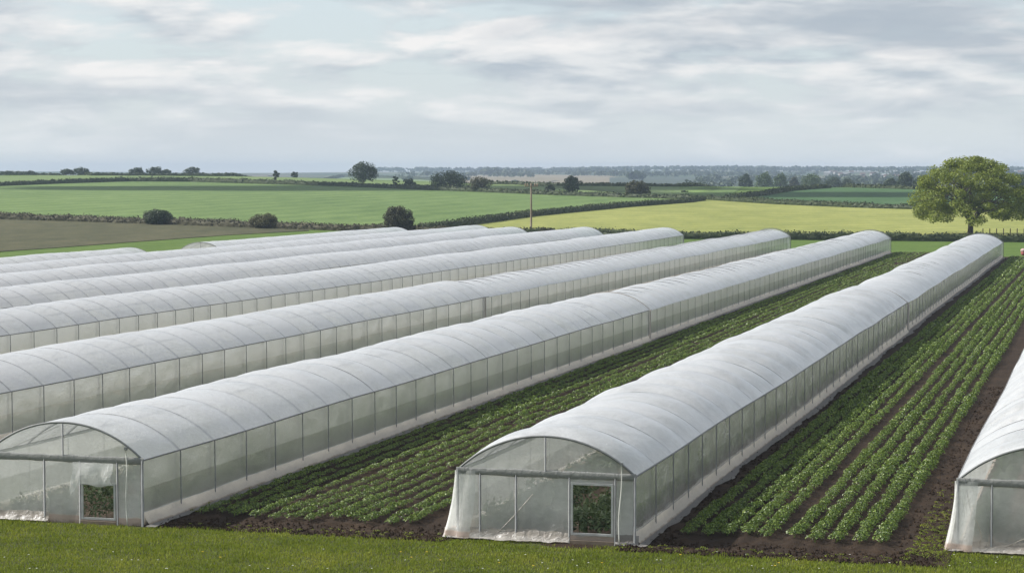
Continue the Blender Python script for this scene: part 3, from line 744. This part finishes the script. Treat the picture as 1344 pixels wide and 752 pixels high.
hedge([(-60, 226.8, 229.6), (0, 227, 230), (120, 227.6, 230.7), (300, 228.2, 231.6), (450, 229.4, 232.7), (567, 234, 237), (645, 239, 242), (734, 241.3, 244.2), (900, 242.2, 245.6), (1053, 242.2, 245.6), (1120, 243.2, 246.6), (1197, 245.2, 248.9), (1400, 249.5, 254)], 'thin hedge on the skyline running down to the valley trees', seed=3, ragged=.35)
hedge([(545, 296, 304), (611, 287.5, 296.3), (697, 277, 284.3), (820, 266, 272.3), (900, 261, 266.4), (921, 258, 263.6)], 'dark hedge slanting up between the green field and the yellow field', seed=4, wid=2.2)
hedge([(928, 257, 262.6), (1018, 262, 268.6), (1122, 266.6, 273), (1191, 269.2, 275), (1400, 273, 280)], 'clipped hedge between the yellow field and the deep green field', seed=5)
hedge([(956, 256, 261), (1001, 251.5, 257), (1035, 245.5, 251), (1087, 242.5, 247)], 'slanting hedge at the edge of the deep green field', seed=6, wid=2.6)
hedge([(690, 300, 309.5), (760, 300.5, 310), (880, 304.2, 313.4), (1018, 305, 314.5), (1122, 306, 315.5), (1200, 307, 316.5), (1300, 307.8, 317.5), (1400, 308, 318.5)], 'thick hedge along the near edge of the yellow field, under the big tree', seed=7, wid=2.4)
hedge([(548, 300, 306), (600, 301.5, 307), (645, 303, 308.5), (690, 303, 309.5)], 'short scrubby hedge by the utility pole', 'hedge_twig', seed=8, ragged=.4)

# ------------------------------------------------------------------ trees and bushes
def crown_tree(name, px, ytop, ybase, wpx, label, cat, mat, bole=.2, nclump=16, leafn=70, group=None, squat=1., D=None, seed=0, leafk=1., limbs=True, shape='round'):
    q = P(px, ybase)
    if D: q = ((px - 672) / FPX * D, D, hz((px - 672) / FPX * D, D)); ybase = 226 + (CAM_H - q[2]) * FPX / D
    D = q[1]; s = D / FPX
    H = (ybase - ytop) * s; R = wpx * s / 2
    lr = np.random.default_rng(500 + seed)
    root = empty(name, (q[0], q[1], q[2] - .05), lr.uniform(0, 6.28), label=label, cat=cat, group=group)
    z0 = H * bole; Hc = H - z0
    cl = []
    for i in range(nclump):
        an = i * 2.39996 + lr.uniform(-.4, .4); e = (i + .5) / nclump
        zz = e ** .85 if shape == 'dome' else e
        rad = math.sqrt(max(0.02, 1 - (zz if shape == 'dome' else abs(2 * zz - .85) / 1.15) ** 2)) * lr.uniform(.55, .86)
        cr = R * lr.uniform(.26, .40) if nclump < 40 else R * lr.uniform(.15, .24)
        cz = z0 + cr * .5 + zz * (Hc - 1.4 * cr)
        cl.append((rad * R * math.cos(an) * .98, rad * R * math.sin(an) * .98, cz, cr))
    cl.append((0, 0, z0 + Hc * .55, R * .45))
    lsz = np.clip(1.9 * s * leafk, .28, 4.)
    mb = MB()
    for (cx, cy, cz, cr) in cl:
        n = int(2.6 * leafn * lr.uniform(.7, 1.2)); d = rng.normal(size=(n, 3)); d /= np.linalg.norm(d, axis=1)[:, None]
        rr = cr * rng.uniform(.45, 1.12, n) ** .6
        c = np.array([cx, cy, cz]) + d * rr[:, None] * np.array([1.08, 1.08, .8])
        ok = c[:, 2] > .15; c, d = c[ok], d[ok]
        leaves(mb, c, d + rng.normal(0, .55, c.shape) + np.array([0, 0, .25]), lsz * rng.uniform(.6, 1.3, len(c)), .85, .1)
    mb.obj('crown', M[mat], root)
    t = MB(); tr = max(.1, H * .026)
    t.tube([(0, 0, -.3), (.0, .02 * H, z0 * .6), (.01 * H, 0, z0 + Hc * .25), (0, 0, z0 + Hc * .6)], [tr * 1.25, tr, tr * .8, tr * .3], 8)
    if limbs:
        for (cx, cy, cz, cr) in cl[:-1]:
            b = z0 * .8 + Hc * .18 * lr.random()
            t.tube([(0, 0, b), (cx * .45, cy * .45, b + (cz - b) * .42), (cx, cy, cz)], [tr * .42, tr * .26, tr * .07], 5, False)
    t.obj('trunk', M['bark'], root, True)
    return root

def big_tree():
    q = P(1272, 309.5); s = q[1] / FPX; H = 106.5 * s; R = 82 * s
    root = empty('broad_tree', (q[0] + .2, q[1], q[2] - .05), 0, label='broad domed tree in yellow-green spring leaf standing in the hedge by the yellow field', cat='tree')
    lr = np.random.default_rng(77); cl = []
    def hull(e): return 1.0 if e < .30 else math.sqrt(max(0, 1 - ((e - .30) / .70) ** 2.1))
    for i in range(150):
        an = i * 2.39996 + lr.uniform(-.3, .3); e = ((i + .5) / 150) ** 1.05
        inner = lr.random() < .16
        rad = hull(e) * (lr.uniform(.35, .7) if inner else lr.uniform(.80, .97)) * R
        if e < .1: rad *= lr.uniform(.72, 1.02)
        cr = R * lr.uniform(.085, .15)
        cz = 1.9 + cr * .6 + e * (H - 2.2 - cr * 1.2) + (.8 if e < .12 else 0) * lr.random() + (rad / R < .7) * (e < .2) * 1.3
        cl.append((rad * .94 * math.cos(an), rad * .94 * math.sin(an), cz, cr))
    mb = MB()
    for cx, cy, cz, cr in cl:
        n = int(290 * lr.uniform(.55, 1.25)); d = rng.normal(size=(n, 3)); d /= np.linalg.norm(d, axis=1)[:, None]
        c = np.array([cx, cy, cz]) + d * (cr * rng.uniform(.3, 1.2, n) ** .55)[:, None] * np.array([1.15, 1.15, .72])
        leaves(mb, c, d + rng.normal(0, .55, (n, 3)) + np.array([0, 0, .3]), rng.uniform(.22, .50, n), .85, .12)
    mb.obj('crown', M['tree_lime'], root)
    t = MB(); t.tube([(0, 0, -.3), (0, 0, .5), (.08, 0, 1.6), (.05, 0, 2.6), (-.05, .1, H * .45), (0, 0, H * .8)], [.78, .58, .5, .46, .26, .06], 12)
    mains = []
    for k in range(9):
        an = k * 2 * PI / 9 + lr.uniform(-.2, .2); up = lr.uniform(.25, .9)
        e = np.array([math.cos(an) * R * .55 * (1.1 - up * .5), math.sin(an) * R * .55 * (1.1 - up * .5), 3.2 + up * H * .5])
        b = np.array([0, 0, 2.0 + .9 * lr.random()])
        m1 = b + (e - b) * .4 + np.array([0, 0, .5 * lr.uniform(-.5, 1)])
        t.tube([b, m1, e], [.30, .2, .10], 7, False); mains.append((m1, e))
    for cx, cy, cz, cr in cl:
        c = np.array([cx, cy, cz]); m = min(mains, key=lambda q_: np.linalg.norm(q_[1] - c))
        k = lr.uniform(.2, 1.); b = m[0] + (m[1] - m[0]) * k
        mid = (b + c) / 2 + lr.normal(0, .35, 3)
        t.tube([b, mid, c], [.085, .055, .02], 5, False)
        for _ in range(2):
            e = c + np.clip(lr.normal(0, cr * .35, 3), -cr * .7, cr * .7); t.tube([c * .6 + mid * .4, (c + e) / 2, e], [.03, .02, .01], 4, False)
    t.obj('trunk', M['bark'], root, True)
big_tree()

crown_tree('round_bush', 207.5, 272.5, 295, 41, 'dense round bush in the twiggy hedge above the brown field', 'bush', 'tree_dark', .02, 16, 130, seed=1, limbs=False)
crown_tree('round_bush', 348, 278.5, 300, 38, 'brownish bush in the twiggy hedge where the brown field narrows', 'bush', 'tree_olive', .02, 16, 130, seed=2, limbs=False)
crown_tree('round_bush', 522, 268.5, 305, 40, 'tall round bush at the hedge corner behind the tunnel roofs', 'bush', 'tree_bronze', .04, 26, 150, seed=3, limbs=False)
crown_tree('round_bush', 716, 297, 312, 24, 'spreading scrub bush right of the utility pole', 'bush', 'tree_bronze', .02, 10, 90, seed=4, limbs=False)
crown_tree('round_bush', 836, 235.5, 259.5, 33, 'solitary domed dark bush on the long hedge near the yellow field', 'bush', 'tree_bronze', .05, 18, 90, seed=5)
crown_tree('oak_tree', 477, 210.5, 243, 37, 'large round-headed tree on the hedge at the top of the green field', 'tree', 'tree_dark', .14, 26, 60, seed=6)
crown_tree('small_tree', 519.5, 230.5, 244, 9, 'slim small tree just right of the large round-headed tree', 'tree', 'tree_dark', .1, 7, 40, seed=7)
crown_tree('small_tree', 537, 233.5, 246, 17, 'squat small tree left of the wide dark thicket', 'tree', 'tree_dark', .06, 9, 45, seed=8)
crown_tree('spreading_tree', 589, 222, 250, 50, 'wide dark thicket tree on the long hedge at mid field', 'tree', 'tree_dark', .06, 24, 70, seed=9)
crown_tree('spreading_tree', 630, 230.5, 252, 33, 'low bushy tree against the right side of the wide dark thicket', 'tree', 'tree_bronze', .06, 16, 60, seed=10)
crown_tree('small_tree', 722, 240.5, 254, 14, 'small round tree left of the upright tree on the long hedge', 'tree', 'tree_dark', .08, 9, 45, seed=11)
crown_tree('oak_tree', 751, 229.5, 256, 25, 'upright tree standing on the long hedge beyond the utility pole', 'tree', 'tree_dark', .12, 18, 60, seed=12)
crown_tree('small_tree', 362.5, 223, 237, 10, 'small dark tree alone in the strip below the skyline', 'tree', 'tree_dark', .08, 7, 40, seed=13)
for i, (px, yt, yb, w, lab) in enumerate([(88, 221, 230, 20, 'clump tree at the end of the skyline wood above the green field'), (107, 219, 230.3, 26, 'tall clump tree ending the skyline wood sharply'), (181, 218.5, 230.5, 22, 'rounded skyline tree left of the broader one'),
        (205, 217.5, 230.6, 24, 'broad skyline tree with a low shoulder on its right'), (218, 221.5, 230.6, 16, 'low tree forming the shoulder beside the broad skyline tree'), (253, 218, 231, 21, 'thin hazy skyline tree standing apart above the field'), (387, 225, 231.5, 9, 'tiny skyline tree right of the grey barn roof')]):
    crown_tree('skyline_tree', px, yt, yb, w, lab, 'tree', 'tree_dark', .12, 9, 38, 'trees on the skyline', seed=20 + i, D=1168)
crown_tree('small_tree', 898, 250.4, 252.6, 9, 'tiny scrub tree alone in the mid green field', 'tree', 'tree_dark', .05, 5, 22, seed=30)
crown_tree('small_tree', 676, 236.5, 240.5, 14, 'small pale bush on the tan ploughed slope', 'tree', 'tree_mid', .05, 6, 30, seed=31)
for i, (px, yt, yb, w, m, lab) in enumerate([(978, 228.5, 243.5, 22, 'tree_dark', 'hazy tree starting the valley row'), (1003, 226.5, 243.8, 26, 'tree_mid', 'tall pale green tree in the valley row'), (1024, 227, 243.8, 22, 'tree_mid', 'grey green tree right of the tall pale valley tree'),
        (1042, 231.5, 243.8, 17, 'tree_bronze', 'reddish tree among the green valley trees'), (1064, 228.5, 244, 31, 'tree_mid', 'broad domed green tree in the valley row'), (1094, 233, 244, 30, 'tree_dark', 'low dark tree right of the broad domed valley tree'), (1112, 234, 244.5, 22, 'tree_dark', 'last low tree of the valley row'),
        (1187, 226.5, 247, 27, 'tree_dark', 'dark hazy tree left of the big yellow-green tree'), (1168, 235, 246.5, 24, 'tree_dark', 'low tree beside the dark hazy tree near the big tree'), (1210, 232, 247, 24, 'tree_dark', 'tree half hidden behind the left edge of the big tree'), (1338, 230, 250, 30, 'tree_dark', 'dark tree beyond the right edge of the big tree')]):
    # the row stands on the low ground just beyond the last hedge
    g = P(px, yb + 2.4)
    Dv = 1250. + 40 * (i % 4) if px < 1150 else 1050. + 25 * (i % 3)
    s = Dv / FPX
    x_ = (px - 672) * s; zg = hz(x_, Dv); top = CAM_H + (226 - yt) * s
    lr = np.random.default_rng(900 + i); H = top - zg; R = w * s / 2
    root = empty('valley_tree', (x_, Dv, zg), 0, label=lab, cat='tree', group='trees in the valley')
    mb = MB(); tk = MB(); tk.tube([(0, 0, -.3), (0, 0, H * .3), (0, 0, H * .7)], [H * .03, H * .024, .05], 7)
    for k in range(22):
        an = k * 2.4; e = (k + .5) / 22; rad = math.sqrt(max(.02, 1 - abs(2 * e - .8) ** 2 / 1.44)) * lr.uniform(.5, .85) * R
        cc = np.array([rad * math.cos(an), rad * math.sin(an), H * .12 + e * H * .78]); cr = R * lr.uniform(.26, .4)
        d = rng.normal(size=(130, 3)); d /= np.linalg.norm(d, axis=1)[:, None]
        leaves(mb, cc + d * cr * rng.uniform(.5, 1.1, (130, 1)), d + rng.normal(0, .5, d.shape), rng.uniform(.5, 1.1, 130), .9, .1)
        tk.tube([(0, 0, H * .28), cc * .5 + np.array([0, 0, H * .14]), cc], [.14, .09, .03], 4, False)
    mb.obj('crown', M[m], root); tk.obj('trunk', M['bark'], root, True)

# far-off woods: one mass
mb = MB()
def wood(n, px0, px1, D0, D1, r0, r1, dens=1.):
    for _ in range(n):
        D = rng.uniform(D0, D1); px = rng.uniform(px0, px1); x = (px - 672) / FPX * D
        if dens < 1 and vnoise(x / 160., D / 260., 60) < (1 - dens): continue
        r = rng.uniform(r0, r1); c = np.array([x, D, hz(x, D) + r * .7])
        k = 16; d = rng.normal(size=(k, 3)); d[:, 2] = np.abs(d[:, 2]) * .9 - .15; d /= np.linalg.norm(d, axis=1)[:, None]
        leaves(mb, c + d * np.array([r * 1.2, r, r * .85]), d + rng.normal(0, .3, d.shape), r * rng.uniform(.7, 1.2, k), .9, .1)
wood(900, 470, 1400, 5500, 6100, 4, 9)
wood(1100, 640, 1400, 4500, 5500, 4, 8, .92)
wood(2300, 520, 1400, 2600, 4600, 3, 6.5, .86)
wood(500, 900, 1400, 1800, 2700, 3, 6, .8)
wood(150, -60, 45, 1180, 1220, 1.0, 1.9)
wood(70, 45, 80, 1180, 1210, .7, 1.2)
wood(20, 637, 650, 3900, 4000, 7, 11); wood(26, 661, 692, 4000, 4100, 6, 10); wood(16, 830, 839, 2900, 2950, 6, 9)
mb.obj('distant_woodland', M['tree_dark'], kind='stuff', label='hazy woods on the far valley side and skyline', cat='woodland')

# town on the far slope: small houses
def house_meshes(w, d, h, rf, roof):
    wall = MB().box((0, 0, h / 2), (w, d, h)).mesh('wall', M['render'])
    r = MB().add([(-w / 2 - .3, -d / 2 - .3, h), (w / 2 + .3, -d / 2 - .3, h), (w / 2 + .3, d / 2 + .3, h), (-w / 2 - .3, d / 2 + .3, h), (-w / 2 - .3, 0, h + rf), (w / 2 + .3, 0, h + rf)], [(0, 1, 5, 4), (2, 3, 4, 5)])
    r.add([(-w / 2, -d / 2, h), (-w / 2, d / 2, h), (-w / 2, 0, h + rf * .97), (w / 2, -d / 2, h), (w / 2, d / 2, h), (w / 2, 0, h + rf * .97)], [(0, 1, 2), (4, 3, 5)])
    win = MB()
    for xx in (-w * .3, 0, w * .3):
        for zz in (h * .3, h * .72): win.box((xx, -d / 2 - .02, zz), (1.1, .08, 1.3))
    return wall, r.mesh('roof', roof), win.mesh('windows', M['glass'])
HM = [house_meshes(11, 8, 5.5, 3.2, M['red_tile']), house_meshes(16, 9, 6, 3.4, M['tile']), house_meshes(9, 8, 6.5, 3, M['red_tile'])]
for i in range(24):
    px = rng.uniform(1085, 1205) if i < 20 else rng.uniform(1318, 1344); D = rng.uniform(2900, 4300); x = (px - 672) / FPX * D
    w, r, g = HM[i % 3]
    o = empty('house', (x, D, hz(x, D) + .0), rng.uniform(-.7, .7), label='tiny pale house of the hazy town on the far slope', cat='house', group='houses of the distant town')
    o.scale = (.8,) * 3
    link('wall', w, o); link('roof', r, o); link('window', g, o)

# barn on the left skyline
q = P(353, 231.4)
bx, by, bz = q[0], q[1] + 25, hz(q[0], q[1] + 25)
barn = empty('barn', (bx, by, bz - .1), 0, label='long low barn with a grey roof just showing over the skyline hedge', cat='barn')
MB().box((0, 0, 1.2), (8.6, 6, 2.4)).obj('wall', M['wood'], barn)
MB().add([(-4.6, -3.4, 2.35), (4.6, -3.4, 2.35), (4.6, 0, 3.3), (-4.6, 0, 3.3), (4.6, 3.4, 2.35), (-4.6, 3.4, 2.35)], [(0, 1, 2, 3), (3, 2, 4, 5)]).obj('roof', M['tile'], barn)
MB().box((1.5, -3.03, 1.1), (2.4, .1, 2.0)).obj('door', M['dark_steel'], barn)

# utility pole
q = P(697, 304.5); s = q[1] / FPX; H = 64.5 * s
pole = empty('utility_pole', (q[0], q[1], q[2] - .1), .25, label='tall brown wooden utility pole with a short crossarm behind the tunnel roofs', cat='utility pole')
MB().tube([(0, 0, -.3), (.03, 0, H * .5), (0, 0, H)], [.22, .19, .15], 10).obj('post', M['wood'], pole, True)
MB().box((0, -.17, H - .65), (2.7, .14, .18)).obj('crossarm', M['wood'], pole)
for xx in (-1.25, -.75, .75, 1.25):
    MB().tube([(xx, -.17, H - .56), (xx, -.17, H - .4), (xx, -.17, H - .3), (xx, -.17, H - .1)], [.05, .14, .10, .13], 8).obj('insulator', M['insul'], pole, True)

# post and rail fence right of the big tree
for k in range(7):
    px = 1290 + k * 9
    q = P(px, 309.2)
    MB().box((0, 0, .6), (.16, .16, 1.4)).box((0, 0, 1.33), (.10, .10, .06)).obj('fence_post', M['wood'], None, label='thin wooden fence post in the yellow field edge right of the big tree', cat='fence post', group='fence posts by the big tree').location = (q[0], q[1], q[2])

# the pink and red bundle at the far end of the strip
q = P(1343, 335.5)
sk = empty('sack', (q[0] + .1, q[1], q[2]), .3, label='small pink and red bundle on the grass at the far end of the crop strip', cat='sack')
def lump(rx, ry, rz_, zc, seed):
    u, v = np.meshgrid(np.linspace(0, 2 * PI, 17), np.linspace(0, PI, 10), indexing='ij')
    k = 1 + .12 * np.sin(u * 3 + seed) * np.sin(v) + .07 * np.sin(u * 5 + v * 3)
    return np.stack([rx * k * np.cos(u) * np.sin(v), ry * k * np.sin(u) * np.sin(v), zc + rz_ * np.cos(v)], 2)
MB().grid(lump(.55, .45, .34, .78, 1)).obj('cover', M['sack'], sk, True)
MB().grid(lump(.5, .45, .42, .36, 2)).obj('body', M['sack_r'], sk, True)

# ------------------------------------------------------------------ air
hz_m = bpy.data.materials.new('haze'); hz_m.use_nodes = True; nt = hz_m.node_tree; nt.nodes.clear()
o_ = nt.nodes.new('ShaderNodeOutputMaterial'); v_ = nt.nodes.new('ShaderNodeVolumePrincipled')
v_.inputs['Color'].default_value = (.42, .52, .69, 1); v_.inputs['Density'].default_value = 1.35e-4; v_.inputs['Anisotropy'].default_value = .0
v_.inputs['Density Attribute'].default_value = ''; v_.inputs['Temperature Attribute'].default_value = ''
nt.links.new(v_.outputs[0], o_.inputs['Volume'])
MB().box((0, 3700, 16), (6800, 7900, 52)).obj('haze', hz_m, kind='stuff')

# ------------------------------------------------------------------ sky and sun
SUN_EL, SUN_AZ = math.radians(38), math.radians(-78)   # azimuth from +Y, clockwise
sd = (math.sin(SUN_AZ) * math.cos(SUN_EL), math.cos(SUN_AZ) * math.cos(SUN_EL), math.sin(SUN_EL))
wd = bpy.data.worlds.new('World'); SC.world = wd; wd.use_nodes = True
t = NT.__new__(NT); t.t = wd.node_tree; t.t.nodes.clear(); t.out = t.t.nodes.new('ShaderNodeOutputWorld')
sky = t.n('TexSky', sky_type='NISHITA', sun_disc=False, sun_elevation=SUN_EL, sun_rotation=SUN_AZ, air_density=1., dust_density=1.5, ozone_density=1.)
tc = t.n('TexCoord')
sx = t.n('SeparateXYZ'); t.set(sx.inputs[0], tc.outputs['Generated'])
zc = t.math('MAXIMUM', sx.outputs['Z'], 0.)
def smap(scale, loc=(0, 0, 0)):
    mp = t.n('Mapping'); t.set(mp.inputs['Vector'], tc.outputs['Generated']); mp.inputs['Scale'].default_value = scale; mp.inputs['Location'].default_value = loc
    return mp.outputs[0]
K = 10.0 / 1.52
def kc(r, g, b): return (r * K, g * K, b * K)
CS = (13, 13, 54)
A_ = t.noise(1., smap(CS, (3.1, 1.7, .4)), 7, .54, .25)
B_ = t.noise(1., smap(CS, (3.1, 1.7, .85)), 4, .50, .3)
fine = t.noise(1., smap((30, 30, 120), (7, 2, 3)), 4, .55, .4)
big = t.noise(1., smap((4.6, 4.6, 34), (1.3, 8.2, 2.2)), 4, .5, .3)
c_ = t.math('ADD', t.math('MULTIPLY', A_, .86), t.math('MULTIPLY', fine, .14))
cover = t.ramp(c_, [(.41, 0.), (.53, 1.)])
sh = t.math('ADD', t.math('MULTIPLY', t.math('SUBTRACT', B_, A_), 1.5), t.math('ADD', t.math('MULTIPLY', fine, .16), .42))
white = t.ramp(sh, [(.28, kc(.90, .89, .88)), (.47, kc(.75, .775, .79)), (.70, kc(.49, .55, .61))])
gap = t.mix(.75, sky.outputs[0], kc(.68, .765, .82))
s1 = t.mix(cover, gap, white)
dk = t.math('ADD', t.math('MULTIPLY', big, .85), t.math('MULTIPLY', fine, .15))
s2 = t.mix(t.math('MULTIPLY', t.ramp(dk, [(.51, 0.), (.63, 1.)]), .85), s1, kc(.44, .50, .565))
hor = t.ramp(t.math('MULTIPLY', zc, 10.), [(0., 1.), (.16, .75), (.50, 0.)])
s3 = t.mix(t.math('MULTIPLY', hor, .8), s2, kc(.77, .81, .825))
# the thin deck overhead lets more light through than the layers seen edge-on
s4 = t.mix(t.math('MULTIPLY', t.ramp(zc, [(.10, 0.), (.36, 1.)]), .75), s3, kc(.68, .73, .80))
bg = t.n('Background', Strength=.1); t.set(bg.inputs[0], s4)
t.t.links.new(bg.outputs[0], t.out.inputs[0])
M['shade_cloud'] = m_plain('shade_cloud_white', (.8, .8, .8), 1., spec=0.)
def shade_cloud(px, py, rx, ry, hgt_, seed):            # a small cloud added out of view to shade the field seen at that pixel
    q = P(px, py); k = (hgt_ - q[2]) / sd[2]
    u, v = np.meshgrid(np.linspace(0, 2 * PI, 65), np.linspace(.001, PI - .001, 25), indexing='ij')
    lx, ly, lz = np.cos(u) * np.sin(v), np.sin(u) * np.sin(v), np.cos(v)
    f = 1 + .30 * vnoise(lx * 2.2 + seed, ly * 2.2 + lz, seed, 4)
    f[-1] = f[0]
    o = MB().grid(np.stack([rx * f * lx, ry * f * ly, 16 * f * lz], 2)).obj('shade_cloud', M['shade_cloud'], None, True, kind='stuff', label='one of the unseen clouds added to shade the far fields', cat='shade_cloud')
    o.location = (q[0] + sd[0] * k, q[1] + sd[1] * k, hgt_)
shade_cloud(500, 247.5, 150, 46, 420, 3); shade_cloud(1090, 256, 90, 34, 420, 5); shade_cloud(820, 243, 90, 40, 420, 7)
L = bpy.data.lights.new('sun', 'SUN'); L.energy = 5.0; L.angle = math.radians(1.2); L.color = (1, .955, .88)
so = bpy.data.objects.new('sun', L); COL.objects.link(so); so.location = (-300, 60, 260)
from mathutils import Vector
so.rotation_euler = Vector(sd).to_track_quat('Z', 'Y').to_euler()

# ------------------------------------------------------------------ camera and render
cam = bpy.data.cameras.new('camera'); co = bpy.data.objects.new('camera', cam); COL.objects.link(co)
co.location = (0, 0, CAM_H); co.rotation_euler = (PI / 2 - PITCH, 0, 0)
cam.sensor_width = 36; cam.lens = 36 * FPX / 1344; cam.clip_start = .5; cam.clip_end = 20000
SC.camera = co
SC.render.engine = 'CYCLES'
cy = SC.cycles
cy.use_denoising = True; cy.max_bounces = 12; cy.diffuse_bounces = 4; cy.glossy_bounces = 2; cy.transmission_bounces = 7
cy.transparent_max_bounces = 24; cy.volume_bounces = 1; cy.sample_clamp_indirect = 6; cy.caustics_reflective = False; cy.caustics_refractive = False
cy.use_adaptive_sampling = True; cy.adaptive_threshold = .012
vs = SC.view_settings; vs.view_transform = 'Standard'; vs.look = 'None'; vs.exposure = .64; vs.gamma = 1
